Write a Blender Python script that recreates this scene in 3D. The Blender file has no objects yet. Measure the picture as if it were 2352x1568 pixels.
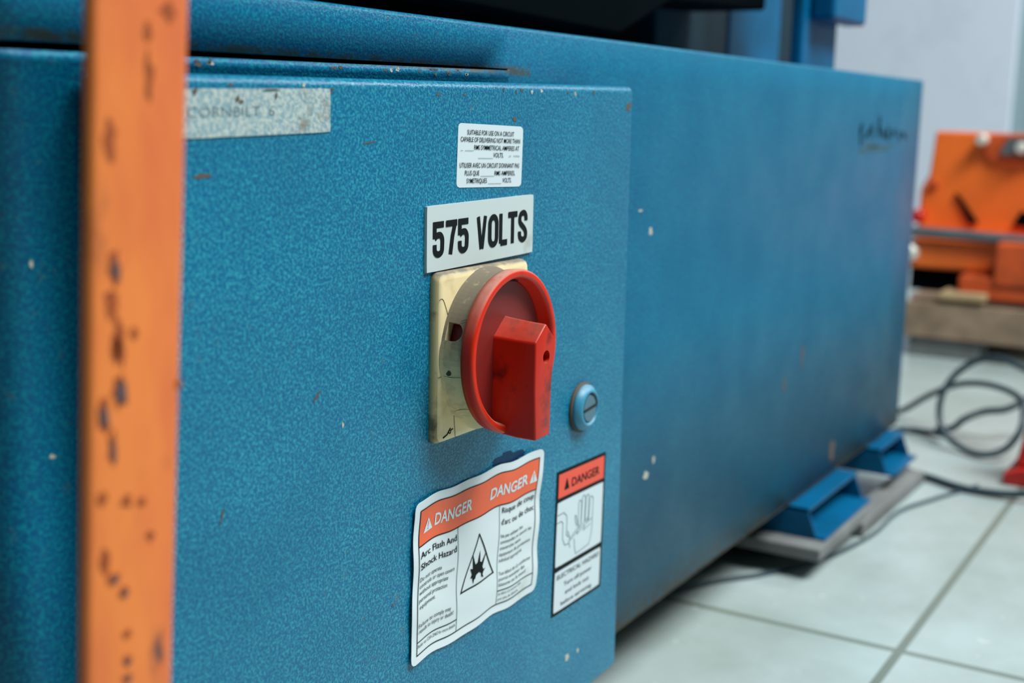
import bpy, bmesh, math, random
from mathutils import Vector, Matrix
random.seed(4)
S = bpy.context.scene
COL = S.collection
PI = math.pi
Z0 = 0.335          # camera height over the floor; heights below are given from the camera's level

# ------------------------------------------------------------------ camera
cd = bpy.data.cameras.new('camera')
cam = bpy.data.objects.new('camera', cd); COL.objects.link(cam)
R = Matrix(((0.51349045, 0.13920786, -0.84672825),
            (-0.85780413, 0.10897872, -0.50229047),
            (0.02235258, 0.98424835, 0.17537261)))
cam.matrix_world = Matrix.Translation((0, 0, Z0)) @ R.to_4x4()
cd.sensor_width = 36; cd.lens = 2950 / 2352 * 36
cd.clip_start = 0.01
cd.dof.use_dof = True; cd.dof.focus_distance = 0.485; cd.dof.aperture_fstop = 9.0
S.camera = cam
# ------------------------------------------------------------------ light
S.view_settings.view_transform = 'Standard'; S.view_settings.look = 'None'
S.view_settings.gamma = 1; S.view_settings.use_curve_mapping = False
S.view_settings.exposure = -0.34
w = bpy.data.worlds.new('world'); S.world = w; w.use_nodes = True
bg = w.node_tree.nodes['Background']; bg.inputs[0].default_value = (0.28, 0.52, 0.66, 1); bg.inputs[1].default_value = 0.17

def lamp(name, loc, aim, sx, sy, power, colr):
    l = bpy.data.lights.new(name, 'AREA'); l.shape = 'RECTANGLE'; l.size = sx; l.size_y = sy
    l.energy = power; l.color = colr
    o = bpy.data.objects.new(name, l); COL.objects.link(o); o.location = loc
    o.rotation_euler = (Vector(aim) - Vector(loc)).to_track_quat('-Z', 'Y').to_euler()
    return o
lamp('ceiling_lamp', (1.2, -1.2, 2.2), (0.8, 0.25, 0.3), 1.2, 0.5, 54, (0.95, 1.0, 1.0))
lamp('ceiling_lamp', (3.0, -1.0, 2.0), (0.5, 0.28, 0.3), 1.2, 0.5, 46, (0.97, 1.0, 1.0))
lamp('ceiling_lamp', (0.8, -0.8, 2.5), (1.5, 0.2, 0.0), 1.4, 0.6, 92, (0.92, 0.98, 1.0))

# ------------------------------------------------------------------ materials
def srgb(r, g, b):
    f = lambda c: (c / 255 / 12.92) if c / 255 <= 0.04045 else ((c / 255 + 0.055) / 1.055) ** 2.4
    return (f(r), f(g), f(b), 1)

class NT:
    def __init__(s, name, rough=0.5, metal=0, spec=0.5, color=(0.5, 0.5, 0.5, 1)):
        s.m = bpy.data.materials.new(name); s.m.use_nodes = True; s.t = s.m.node_tree
        s.b = s.t.nodes['Principled BSDF']
        s.b.inputs['Roughness'].default_value = rough; s.b.inputs['Metallic'].default_value = metal
        s.b.inputs['Specular IOR Level'].default_value = spec; s.b.inputs['Base Color'].default_value = color
        s.tc = s.n('ShaderNodeTexCoord').outputs['Object']
    def n(s, k, **kw):
        x = s.t.nodes.new(k)
        for a, v in kw.items(): setattr(x, a, v)
        return x
    def L(s, a, b): s.t.links.new(a, b)
    def mapped(s, scale):
        mp = s.n('ShaderNodeMapping'); mp.inputs['Scale'].default_value = scale; s.L(s.tc, mp.inputs[0]); return mp.outputs[0]
    def noise(s, scale, detail=2, rough=0.5, vec=None, dist=0):
        x = s.n('ShaderNodeTexNoise'); x.inputs['Scale'].default_value = scale; x.inputs['Detail'].default_value = detail
        x.inputs['Roughness'].default_value = rough; x.inputs['Distortion'].default_value = dist
        s.L(vec if vec is not None else s.tc, x.inputs['Vector']); return x.outputs['Fac']
    def ramp(s, fac, lo, hi, a=0.0, b=1.0):
        x = s.n('ShaderNodeMapRange'); x.inputs['From Min'].default_value = lo; x.inputs['From Max'].default_value = hi
        x.inputs['To Min'].default_value = a; x.inputs['To Max'].default_value = b
        s.L(fac, x.inputs['Value']); return x.outputs['Result']
    def mix(s, fac, a, b):
        x = s.n('ShaderNodeMix', data_type='RGBA')
        if isinstance(fac, float): x.inputs['Factor'].default_value = fac
        else: s.L(fac, x.inputs['Factor'])
        for k, v in ((6, a), (7, b)):
            if isinstance(v, tuple): x.inputs[k].default_value = v
            else: s.L(v, x.inputs[k])
        return x.outputs[2]
    def math(s, op, a, b):
        x = s.n('ShaderNodeMath', operation=op)
        for k, v in ((0, a), (1, b)):
            if isinstance(v, (int, float)): x.inputs[k].default_value = v
            else: s.L(v, x.inputs[k])
        return x.outputs[0]
    def color(s, c): s.L(c, s.b.inputs['Base Color'])
    def roughn(s, c): s.L(c, s.b.inputs['Roughness'])
    def bump(s, h, strength, dist):
        x = s.n('ShaderNodeBump'); x.inputs['Strength'].default_value = strength; x.inputs['Distance'].default_value = dist
        s.L(h, x.inputs['Height']); s.L(x.outputs[0], s.b.inputs['Normal'])
    def emission(s, c, k): s.b.inputs['Emission Color'].default_value = c; s.b.inputs['Emission Strength'].default_value = k

def plain(name, c, rough=0.5, metal=0, spec=0.5, var=0.0, scale=60):
    m = NT(name, rough, metal, spec, c)
    if var:
        f = m.noise(scale, 4)
        d = tuple(x * (1 - var) for x in c[:3]) + (1,)
        m.color(m.mix(m.ramp(f, 0.35, 0.65), d, c))
    return m.m

def hammertone(name, deep, light, dirt, bump=0.35, grime=True, edges=False, scale=960, spec=0.34, rough=0.31):
    m = NT(name, 0.36, 0, spec)
    cells = m.noise(scale, 2.0, 0.55, None, 0.5)
    fac = m.ramp(cells, 0.45, 0.64)
    big = m.noise(22, 3)
    c = m.mix(fac, deep, light)
    c = m.mix(m.ramp(big, 0.35, 0.75, 0.0, 0.35), c, tuple(x * 0.72 for x in deep[:3]) + (1,))
    if grime:
        g = m.noise(140, 5, 0.75)
        g2 = m.noise(9, 2)
        gf = m.math('MULTIPLY', m.ramp(g, 0.60, 0.70), m.ramp(g2, 0.5, 0.7, 0.0, 0.6))
        c = m.mix(gf, c, dirt)
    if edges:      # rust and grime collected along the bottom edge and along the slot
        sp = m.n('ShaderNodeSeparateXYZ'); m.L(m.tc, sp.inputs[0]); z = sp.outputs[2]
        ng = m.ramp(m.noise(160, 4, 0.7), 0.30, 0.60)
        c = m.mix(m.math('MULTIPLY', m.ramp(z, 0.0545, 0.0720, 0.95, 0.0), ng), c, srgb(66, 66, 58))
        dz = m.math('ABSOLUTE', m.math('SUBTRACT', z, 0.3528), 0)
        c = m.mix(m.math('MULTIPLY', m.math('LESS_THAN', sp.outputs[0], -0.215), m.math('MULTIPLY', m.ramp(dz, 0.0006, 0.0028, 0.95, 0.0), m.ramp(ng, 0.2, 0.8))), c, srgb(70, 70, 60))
    m.color(c)
    m.bump(cells, bump, 0.0007)
    m.roughn(m.ramp(big, 0.3, 0.7, rough - 0.06, rough + 0.06))
    return m.m
M = {}
M['paint'] = hammertone('blue_hammertone_paint', srgb(0, 94, 134), srgb(40, 146, 164), srgb(90, 96, 90))
M['body'] = hammertone('blue_cabinet_paint', srgb(0, 86, 128), srgb(4, 130, 148), srgb(84, 100, 104), 0.4, edges=True, spec=0.16, rough=0.38)
M['blue'] = plain('blue_frame_paint', srgb(0, 92, 134), 0.4, 0, 0.2, 0.25, 30)
M['dark'] = plain('dark_steel', srgb(3, 10, 13), 0.9, 0, 0.02, 0.3, 20)
M['darkblue'] = plain('dirty_dark_blue_steel', srgb(4, 40, 54), 0.6, 0, 0.25, 0.5, 12)
M['greysteel'] = plain('grey_steel', srgb(104, 112, 116), 0.45, 0.3, 0.5, 0.25, 20)
M['greyblue'] = plain('dusty_grey_blue', srgb(50, 74, 86), 0.7, 0, 0.2, 0.3, 12)
M['darkteal'] = plain('dark_teal_patch', srgb(4, 50, 84), 0.5, 0, 0.2, 0.3, 200)
M['bare'] = plain('bare_grey_primer', srgb(66, 92, 102), 0.95, 0, 0.02)
M['rust'] = plain('rusty_edge', srgb(74, 70, 58), 0.8, 0, 0.3, 0.5, 90)
M['chip'] = plain('bare_chip', srgb(176, 176, 160), 0.6)
M['brownchip'] = plain('brown_scratch', srgb(84, 72, 58), 0.8)
M['ink'] = plain('black_ink', srgb(14, 21, 21), 0.6, 0, 0.12)
M['ink2'] = plain('worn_black_paint', srgb(22, 34, 40), 0.95, 0, 0.02)
M['inkgrey'] = plain('faded_ink', srgb(98, 128, 132), 0.5)
M['faint'] = plain('faint_print', srgb(96, 118, 124), 0.6)
M['sred'] = plain('sticker_orange_red', srgb(232, 98, 58), 0.42, 0, 0.4, 0.12, 55)
M['sred2'] = plain('sticker_red', srgb(228, 80, 58), 0.45, 0, 0.4, 0.05, 55)
def paper(name, c, st, lo=0.6, scale=45, rough=0.4):
    m = NT(name, rough, 0, 0.4)
    m.color(m.mix(m.ramp(m.noise(scale, 5, 0.65), lo, lo + 0.18, 0, 0.55), c, st)); return m.m
M['white'] = paper('white_vinyl', srgb(208, 218, 220), srgb(176, 172, 156))
M['white2'] = paper('white_label', srgb(200, 212, 216), srgb(196, 204, 204))
M['plate'] = paper('white_plastic_plate', srgb(188, 200, 198), srgb(142, 138, 124), 0.60)
# old clear-coated strip with the paint's bumps showing through
m = NT('weathered_label', 0.42, 0, 0.4)
cells = m.noise(640, 2, 0.55, None, 0.5)
c = m.mix(m.ramp(cells, 0.40, 0.62), srgb(128, 156, 164), srgb(178, 188, 182))
st = m.math('MULTIPLY', m.ramp(m.noise(120, 4, 0.7), 0.50, 0.66), m.ramp(m.noise(32, 2), 0.46, 0.62))
c = m.mix(st, c, srgb(112, 104, 86)); m.color(c); m.bump(cells, 0.35, 0.001); M['strip'] = m.m
# cream plastic with settled dust
def dusty(name, base, dust, amount, lo=0.0, hi=0.9, rough=0.42, blot=None, spec=0.5):
    m = NT(name, rough, 0, spec)
    geo = m.n('ShaderNodeNewGeometry'); sx = m.n('ShaderNodeSeparateXYZ'); m.L(geo.outputs['Normal'], sx.inputs[0])
    up = m.ramp(sx.outputs['Z'], lo, hi)
    nz = m.ramp(m.noise(190, 5, 0.7), 0.05, 0.55)
    f = m.math('MULTIPLY', up, m.math('MULTIPLY', nz, amount))
    c = base
    if blot:
        c = m.mix(m.ramp(m.noise(75, 4, 0.6), 0.52, 0.70, 0, blot[1]), base, blot[0])
    m.color(m.mix(f, c, dust)); m.roughn(m.ramp(f, 0, 1, rough, 0.85)); return m.m
M['cream'] = dusty('cream_plastic', srgb(236, 216, 166), srgb(130, 122, 104), 1.0, 0.15, 0.75, 0.4, (srgb(196, 170, 124), 0.6))
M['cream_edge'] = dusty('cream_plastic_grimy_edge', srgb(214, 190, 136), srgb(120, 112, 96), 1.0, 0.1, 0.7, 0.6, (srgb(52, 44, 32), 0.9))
M['collar'] = dusty('cream_plastic_dirty', srgb(216, 196, 146), srgb(112, 102, 84), 1.4, -0.1, 0.4, 0.5, (srgb(128, 116, 88), 0.75))
M['red'] = dusty('red_plastic', srgb(204, 40, 12), srgb(176, 140, 122), 0.9, 0.25, 0.95, 0.36, (srgb(130, 22, 14), 0.45), 0.3)
M['handle'] = dusty('red_plastic_handle', srgb(188, 34, 10), srgb(170, 130, 112), 0.35, 0.5, 1.0, 0.34, (srgb(70, 12, 10), 0.85), 0.3)
M['redin'] = plain('dark_red_plastic', srgb(120, 24, 18), 0.5)
M['black'] = plain('black_gap', srgb(8, 9, 10), 0.8)
M['crack'] = plain('hairline', srgb(70, 64, 50), 0.8)
# orange paint with rust chips
m = NT('chipped_orange_paint', 0.5, 0, 0.4)
v = m.mapped((1.0, 1.0, 0.42))
a = m.noise(95, 3, 0.55, v)
b = m.noise(38, 3, 0.6, v)
c = m.mix(m.ramp(b, 0.42, 0.66, 0, 0.7), srgb(232, 128, 58), srgb(206, 92, 52))
c = m.mix(m.math('MULTIPLY', m.ramp(a, 0.62, 0.72), m.ramp(b, 0.38, 0.55, 0, 0.6)), c, srgb(120, 62, 42))
c = m.mix(m.math('MULTIPLY', m.ramp(a, 0.67, 0.72), m.ramp(b, 0.45, 0.55)), c, srgb(64, 58, 62))
m.color(c); M['orange'] = m.m
M['rustbrown'] = plain('rust_brown', srgb(166, 82, 42), 0.7, 0, 0.2, 0.3, 300)
M['steelspot'] = plain('bare_steel', srgb(84, 66, 66), 0.5)
M['orange_mid'] = plain('orange_implement_paint', srgb(250, 116, 40), 0.42, 0, 0.5, 0.12, 14)
M['orange_worn'] = plain('worn_orange_paint', srgb(206, 84, 34), 0.5, 0, 0.4, 0.3, 30)
M['wood'] = plain('pallet_wood', srgb(158, 134, 112), 0.75, 0, 0.2, 0.35, 25)
M['woodlight'] = plain('pale_wood', srgb(186, 158, 118), 0.7, 0, 0.2, 0.15, 25)
M['woodgrey'] = plain('weathered_grey_wood', srgb(124, 126, 124), 0.75, 0, 0.2, 0.25, 25)
M['cable'] = plain('black_cable', srgb(44, 62, 70), 0.4, 0, 0.5)
M['redtool'] = plain('red_tool_paint', srgb(190, 30, 22), 0.4)
M['zinc'] = plain('zinc_bolt', srgb(214, 212, 200), 0.35, 0.2)
M['lock'] = dusty('painted_lock', srgb(56, 140, 170), srgb(170, 160, 140), 0.4, 0.5, 1.0, 0.4)
M['lockcore'] = plain('lock_core', srgb(84, 122, 138), 0.35, 0.4)
M['wall'] = plain('grey_green_wall', srgb(150, 172, 178), 0.8, 0, 0.2, 0.04, 3)
M['darkblocker'] = plain('dark_blue_grey_blocker', srgb(52, 62, 70), 0.8, 0, 0.2, 0.05, 3)
M['whitepanel'] = paper('white_panel', srgb(218, 228, 240), srgb(190, 200, 212), 0.55, 3, 0.5)
# tiled floor
m = NT('glazed_floor_tiles', 0.3, 0, 0.5)
TX, TY, GX, GY = 1.2, 0.60, 0.799, 0.1795      # tile size and a known grout crossing
sp = m.n('ShaderNodeSeparateXYZ'); m.L(m.tc, sp.inputs[0])
def grout(out, off, T):
    q = m.math('DIVIDE', m.math('SUBTRACT', out, off), T)
    fr = m.math('ABSOLUTE', m.math('SUBTRACT', q, m.math('ROUND', q, 0)), 0)
    return m.math('LESS_THAN', fr, 0.0030 / T)
gr = m.math('MAXIMUM', grout(sp.outputs[0], GX, TX), grout(sp.outputs[1], GY, TY))
st = m.noise(9, 5, 0.6); sp1 = m.noise(70, 2)
c = m.mix(m.ramp(st, 0.35, 0.68), srgb(170, 184, 182), srgb(150, 162, 156))
c = m.mix(m.ramp(sp1, 0.70, 0.74, 0, 0.5), c, srgb(206, 212, 206))
c = m.mix(gr, c, srgb(112, 122, 112)); m.color(c)
m.roughn(m.ramp(st, 0.3, 0.7, 0.22, 0.36)); M['floor'] = m.m

# ------------------------------------------------------------------ building helpers
def setp(o, label=None, cat=None, group=None, kind=None):
    if label: o['label'] = label
    if cat: o['category'] = cat
    if group: o['group'] = group
    if kind: o['kind'] = kind
    return o
def thing(name, loc, label, cat, group=None):
    o = bpy.data.objects.new(name, None); COL.objects.link(o); o.location = (loc[0], loc[1], loc[2] + Z0)
    o.empty_display_size = 0.02
    return setp(o, label, cat, group)
def gorigin(o):
    p = Vector((0, 0, 0))
    while o is not None: p += o.location; o = o.parent
    return p
def mesh(name, verts, faces, mat, parent=None, smooth=False, loc=None, bevel=0, seg=3, solid=0, label=None):
    """verts in camera-level coordinates"""
    vs = [Vector((v[0], v[1], v[2] + Z0)) for v in verts]
    if parent is not None: org = gorigin(parent); lo = Vector((0, 0, 0))
    else:
        if loc is None:
            mn = [min(v[i] for v in vs) for i in range(3)]; mx = [max(v[i] for v in vs) for i in range(3)]
            org = Vector(((mn[0] + mx[0]) / 2, (mn[1] + mx[1]) / 2, mn[2]))
        else: org = Vector((loc[0], loc[1], loc[2] + Z0))
        lo = org
    me = bpy.data.meshes.new(name)
    me.from_pydata([tuple(v - org) for v in vs], [], faces); me.update()
    bm = bmesh.new(); bm.from_mesh(me)
    if len(bm.faces) and solid == 0 and all(e.is_manifold for e in bm.edges): bmesh.ops.recalc_face_normals(bm, faces=bm.faces)
    bm.to_mesh(me); bm.free()
    if smooth:
        for p in me.polygons: p.use_smooth = True
    mats = mat if isinstance(mat, list) else [mat]
    for x in mats: me.materials.append(x)
    o = bpy.data.objects.new(name, me); COL.objects.link(o); o.location = lo; o.parent = parent
    if solid:
        md = o.modifiers.new('s', 'SOLIDIFY'); md.thickness = solid; md.offset = -1
    if bevel:
        md = o.modifiers.new('b', 'BEVEL'); md.width = bevel; md.segments = seg; md.limit_method = 'ANGLE'; md.angle_limit = 0.6
        for p in me.polygons: p.use_smooth = True
        wn = o.modifiers.new('w', 'WEIGHTED_NORMAL'); wn.keep_sharp = True
    if label: o['label'] = label
    return o
def boxvf(x0, x1, y0, y1, z0, z1):
    v = [(x, y, z) for x in (x0, x1) for y in (y0, y1) for z in (z0, z1)]
    f = [(0, 1, 3, 2), (4, 6, 7, 5), (0, 4, 5, 1), (2, 3, 7, 6), (0, 2, 6, 4), (1, 5, 7, 3)]
    return v, f
def box(name, x0, x1, y0, y1, z0, z1, mat, parent=None, bevel=0.0, **k):
    v, f = boxvf(x0, x1, y0, y1, z0, z1); return mesh(name, v, f, mat, parent, bevel=bevel, **k)
def join(*lists):
    V, F = [], []
    for v, f in lists:
        n = len(V); V += list(v); F += [tuple(i + n for i in q) for q in f]
    return V, F
def prism(pts, axis, a, b):
    """polygon pts in the two other axes (in order), extruded along axis from a to b"""
    def mk(p, t):
        return {'x': (t, p[0], p[1]), 'y': (p[0], t, p[1]), 'z': (p[0], p[1], t)}[axis]
    n = len(pts); v = [mk(p, a) for p in pts] + [mk(p, b) for p in pts]
    f = [tuple(range(n)), tuple(range(2 * n - 1, n - 1, -1))] + [(i, i + n, (i + 1) % n + n, (i + 1) % n) for i in range(n)]
    return v, f
def lathe_y(cx, cz, prof, n=72, closed=True):
    """prof: list of (y, r); revolve about the y axis line through cx, cz"""
    v = []; f = []
    for y, r in prof:
        for k in range(n):
            t = 2 * PI * k / n; v.append((cx + r * math.cos(t), y, cz + r * math.sin(t)))
    for i in range(len(prof) - 1):
        for k in range(n):
            f.append((i * n + k, i * n + (k + 1) % n, (i + 1) * n + (k + 1) % n, (i + 1) * n + k))
    if closed:
        f.append(tuple(range(n))); f.append(tuple(range((len(prof) - 1) * n + n - 1, (len(prof) - 1) * n - 1, -1)))
    return v, f
def smoothpts(pts, k=8):
    P = [Vector(p) for p in pts]; out = []
    for i in range(len(P) - 1):
        p0 = P[max(i - 1, 0)]; p1 = P[i]; p2 = P[i + 1]; p3 = P[min(i + 2, len(P) - 1)]
        for j in range(k):
            t = j / k
            out.append(0.5 * ((2 * p1) + (-p0 + p2) * t + (2 * p0 - 5 * p1 + 4 * p2 - p3) * t * t + (-p0 + 3 * p1 - 3 * p2 + p3) * t ** 3))
    out.append(P[-1]); return out
def tube(pts, r, n=12):
    pts = [Vector(p) for p in pts]; v = []; f = []; up = Vector((0.3, 0.2, 1)).normalized()
    for i, p in enumerate(pts):
        d = (pts[min(i + 1, len(pts) - 1)] - pts[max(i - 1, 0)]).normalized()
        a = d.cross(up); a = a.normalized() if a.length > 1e-4 else d.cross(Vector((1, 0, 0))).normalized()
        b = d.cross(a)
        if i: # keep the frame from flipping
            if a.dot(pa) < 0: a, b = -a, -b
        pa = a
        for k in range(n):
            t = 2 * PI * k / n; v.append(tuple(p + r * (a * math.cos(t) + b * math.sin(t))))
    for i in range(len(pts) - 1):
        for k in range(n): f.append((i * n + k, i * n + (k + 1) % n, (i + 1) * n + (k + 1) % n, (i + 1) * n + k))
    f.append(tuple(range(n))); f.append(tuple(range(len(v) - 1, len(v) - n - 1, -1)))
    return v, f
def bake(o):
    """apply modifiers"""
    dg = bpy.context.evaluated_depsgraph_get(); dg.update()
    me = bpy.data.meshes.new_from_object(o.evaluated_get(dg)); o.modifiers.clear(); o.data = me
def cut(o, vf):
    v, f = vf
    c = mesh('cutter', v, f, M['black'], o.parent if o.parent else None)
    md = o.modifiers.new('x', 'BOOLEAN'); md.operation = 'DIFFERENCE'; md.object = c; md.solver = 'EXACT'
    bpy.context.view_layer.update(); bake(o); bpy.data.objects.remove(c)

# ------------------------------------------------------------------ setting
mesh('floor', *boxvf(-0.75, 3.6, -4, 3, -0.39, -0.335), M['floor'], loc=(0, 0, -Z0))['kind'] = 'structure'
box('light_blocker_left', -0.75, -0.6, -4, 3, -0.335, 2.2, M['darkblocker'])['kind'] = 'structure'  # unseen dark slab, added to block stray light from the left
box('wall_back', 3.2, 3.35, -4, 3, -0.335, 2.2, M['wall'])['kind'] = 'structure'

# ------------------------------------------------------------------ the blue machine
D = 0.27099; B = 0.293
mach = thing('blue_machine', (0.72, 0.52, -0.335), 'long blue hammered-paint steel machine cabinet with a hinged door, standing on channel feet', 'machine')
# front sheet with the vertical left bend, the slot over the door and a rounded top edge
XL, XR, YB = 0.222, 1.2202, 0.80
cols = [(XL, YB), (XL, 0.5), (XL, B + 0.012)]
for k in range(1, 9):
    t = PI / 2 * k / 8; cols.append((XL + 0.012 - 0.012 * math.cos(t), B + 0.012 - 0.012 * math.sin(t)))
for x in (0.26, 0.30, 0.34, 0.38, 0.42, 0.46, 0.4857, 0.4858, 0.55, 0.65, 0.8, 1.0, 1.15, XR): cols.append((x, B))
def slot(x):
    lo = 0.0134 + (x - 0.222) * (0.0178 - 0.0134) / (0.4857 - 0.222)
    hi = 0.0159 + (x - 0.222) * (0.0186 - 0.0159) / (0.4857 - 0.222)
    return (lo, hi)
def ztop(x): return 0.0365 + (x - 0.3) * 0.0008
V = []; rows = 9
for i, (x, y) in enumerate(cols):
    lo, hi = slot(min(x, 0.4857))
    nx, ny = (1, 0) if i < 3 else ((0, 1) if i > 10 else (math.cos(PI / 2 * (i - 2) / 8), math.sin(PI / 2 * (i - 2) / 8)))
    zt = ztop(x)
    for z, d in ((-0.2831, 0), (-0.12, 0), (lo - 0.0034, 0), (lo - 0.0028, -0.0006), (lo, -0.0006), (hi, 0), (zt - 0.0018, 0), (zt - 0.0005, 0.0006), (zt, 0.002)):
        if i > 17: d = max(d, 0)
        V.append((x + nx * d, y + ny * d, z))
F = []
for i in range(len(cols) - 1):
    for r in range(rows - 1):
        if r == 4 and i < 17: continue
        F.append((i * rows + r, (i + 1) * rows + r, (i + 1) * rows + r + 1, i * rows + r + 1))
front = mesh('cabinet_body', V, F, M['body'], mach, solid=0.0022)
for p in front.data.polygons: p.use_smooth = True
box('top_deck', XL + 0.003, XR, B + 0.0021, YB, 0.0325, 0.0352, M['body'], mach)
box('bottom_sheet', XL + 0.003, XR - 0.001, B + 0.0005, YB, -0.2850, -0.2822, M['rust'], mach, label='rusty bottom edge of the cabinet')
box('end_sheet', XR - 0.0024, XR, B + 0.0024, YB, -0.2821, 0.0325, M['body'], mach)
box('back_sheet', XL + 0.003, XR, YB, YB + 0.003, -0.283, 0.035, M['body'], mach)
# door: pressed sheet with rounded edges, sagging a little to the left
ang = math.radians(0.9); PX, PZ = 0.5657, 0.0135
def dr(x, z):
    a, b = x - PX, z - PZ
    return (PX + a * math.cos(ang) - b * math.sin(ang), PZ + a * math.sin(ang) + b * math.cos(ang))
DV, DF = boxvf(0.250, PX, D, D + 0.0200, PZ - 0.2955, PZ)
DV = [(dr(x, z)[0], y, dr(x, z)[1]) for x, y, z in DV]
door = mesh('cabinet_door', DV, DF, M['paint'], mach, bevel=0.0030, seg=5, label='hammered blue door panel carrying switch and labels')
# door lock
lx, lz = 0.5212, -0.1348
v, f = lathe_y(lx, lz, [(D + 0.0005, 0.0117), (D - 0.0010, 0.0119), (D - 0.0016, 0.0114)], 48)
mesh('lock_washer', v, f, M['brownchip'], door, smooth=False)
v, f = lathe_y(lx, lz, [(D - 0.0012, 0.0110), (D - 0.0030, 0.0108), (D - 0.0050, 0.0088), (D - 0.0054, 0.0080), (D - 0.0052, 0.0074), (D - 0.0044, 0.0072), (D - 0.0040, 0.0070)], 56)
lk = mesh('lock', v, f, M['lock'], door, smooth=True, label='round blue-painted cam lock with a slotted core')
v, f = lathe_y(lx + 0.0004, lz, [(D - 0.0038, 0.0064), (D - 0.0047, 0.0064), (D - 0.0049, 0.0060)], 48)
mesh('lock_core', v, f, M['lockcore'], door)
v, f = prism([(lx - 0.0058, lz - 0.0012), (lx + 0.0062, lz + 0.0001), (lx + 0.0060, lz + 0.0014), (lx - 0.0058, lz - 0.00005)], 'y', D - 0.00515, D - 0.0046)
arc = [(lx + 0.0062 * math.cos(t), lz + 0.0062 * math.sin(t)) for t in [math.radians(a) for a in range(8, 88, 8)]]
arc += [(lx + 0.0070 * math.cos(t), lz + 0.0070 * math.sin(t)) for t in [math.radians(a) for a in range(80, 0, -8)]]
v2, f2 = prism(arc, 'y', D - 0.00515, D - 0.0040)
v, f = join((v, f), (v2, f2))
mesh('key_slot', v, f, M['black'], door)
# chipped paint spots and scratches
def blob(cx, cz, rx, rz, y, n=14, tilt=0.0, jag=0.35):
    pts = []
    for k in range(n):
        t = 2 * PI * k / n; q = 1 + random.uniform(-jag, jag)
        a, b = rx * q * math.cos(t), rz * q * math.sin(t)
        pts.append((cx + a * math.cos(tilt) - b * math.sin(tilt), cz + a * math.sin(tilt) + b * math.cos(tilt)))
    return prism(pts, 'y', y - 0.00012, y + 0.0003)
for (x, z, rx, rz, t, mt) in [(0.3295, -0.0950, 0.0026, 0.00055, 0.75, 'brownchip'), (0.2775, -0.0203, 0.0036, 0.0006, 0, 'brownchip'), (0.358, -0.0112, 0.0040, 0.0002, 0.1, 'brownchip'),
        (0.5150, -0.2570, 0.0020, 0.0019, 0.7, 'chip'), (0.5262, -0.2575, 0.0011, 0.0012, 0.5, 'chip'), (0.4550, -0.0026, 0.0012, 0.0010, 0, 'brownchip'), (0.283, -0.1255, 0.0004, 0.0028, -0.3, 'brownchip'),
        (0.343, -0.108, 0.0006, 0.0011, 0, 'chip'), (0.373, -0.184, 0.0006, 0.0005, 0, 'brownchip'), (0.560, 0.0040, 0.003, 0.0016, 0.5, 'brownchip')]:
    v, f = blob(x, z, rx, rz, D, tilt=t); mesh('paint_chip', v, f, M[mt], door)
v, f = blob(0.4560, -0.1450, 0.0120, 0.0026, D, 30, -0.03, 0.3); mesh('dark_patch', v, f, M['darkteal'], door)  # dark teal patch on the door above the sticker's top edge
body_spots = [(0.6390, -0.0620, 0.0022, 0.0020, 'chip'), (0.6250, -0.0500, 0.0022, 0.0006, 'chip'), (0.6460, -0.2010, 0.0030, 0.0024, 'chip'), (0.6560, -0.1940, 0.0014, 0.0022, 'chip'),
              (1.009, -0.2650, 0.0070, 0.0080, 'brownchip'), (0.880, -0.1880, 0.0020, 0.0060, 'brownchip'), (0.917, -0.1740, 0.0022, 0.0090, 'brownchip'),
              (0.234, -0.0440, 0.0007, 0.0010, 'chip'), (0.2385, -0.0995, 0.0010, 0.0007, 'chip'), (0.2365, 0.0115, 0.0009, 0.0010, 'chip'), (0.2450, 0.0112, 0.0005, 0.0011, 'brownchip')]
for (x, z, rx, rz, mt) in body_spots:
    v, f = blob(x, z, rx, rz, B); mesh('paint_chip', v, f, M[mt], mach)
# little chips along the lip over the door and along the door's top bend
for k in range(22):
    x = random.uniform(0.262, 0.46); lo, hi = slot(x)
    v, f = blob(x, lo - random.uniform(0.0006, 0.0026), random.uniform(0.0005, 0.0016), random.uniform(0.0003, 0.0006), B - 0.0006)
    mesh('paint_chip', v, f, M[random.choice(['chip', 'brownchip', 'brownchip'])], mach)
for k in range(16):
    x = random.uniform(0.262, 0.54); a, b = dr(x, PZ - random.uniform(0.0026, 0.0050))
    v, f = blob(a, b, random.uniform(0.0004, 0.0012), random.uniform(0.0003, 0.0009), D)
    mesh('paint_chip', v, f, M[random.choice(['chip', 'brownchip'])], door)
# worn remains of lettering near the far end
v, f = join(*[blob(x, z, rx, rz, B, tilt=t) for x, z, rx, rz, t in [(1.030, -0.010, 0.004, 0.009, 0), (1.050, -0.010, 0.010, 0.002, 0.5), (1.062, -0.008, 0.003, 0.008, 0.2), (1.082, -0.006, 0.004, 0.010, 0),
        (1.098, -0.011, 0.008, 0.003, -0.5), (1.112, -0.010, 0.003, 0.007, 0), (1.128, -0.011, 0.009, 0.0025, 0.4), (1.148, -0.013, 0.004, 0.005, 0.3), (1.165, -0.012, 0.009, 0.0018, -0.3)]])
mesh('worn_lettering', v, f, M['ink2'], mach)
v, f = join(blob(1.085, -0.0225, 0.048, 0.0028, B, 26, 0.03), blob(1.06, -0.0195, 0.02, 0.002, B, 20, 0.0))
mesh('bare_patch', v, f, M['bare'], mach)
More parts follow.
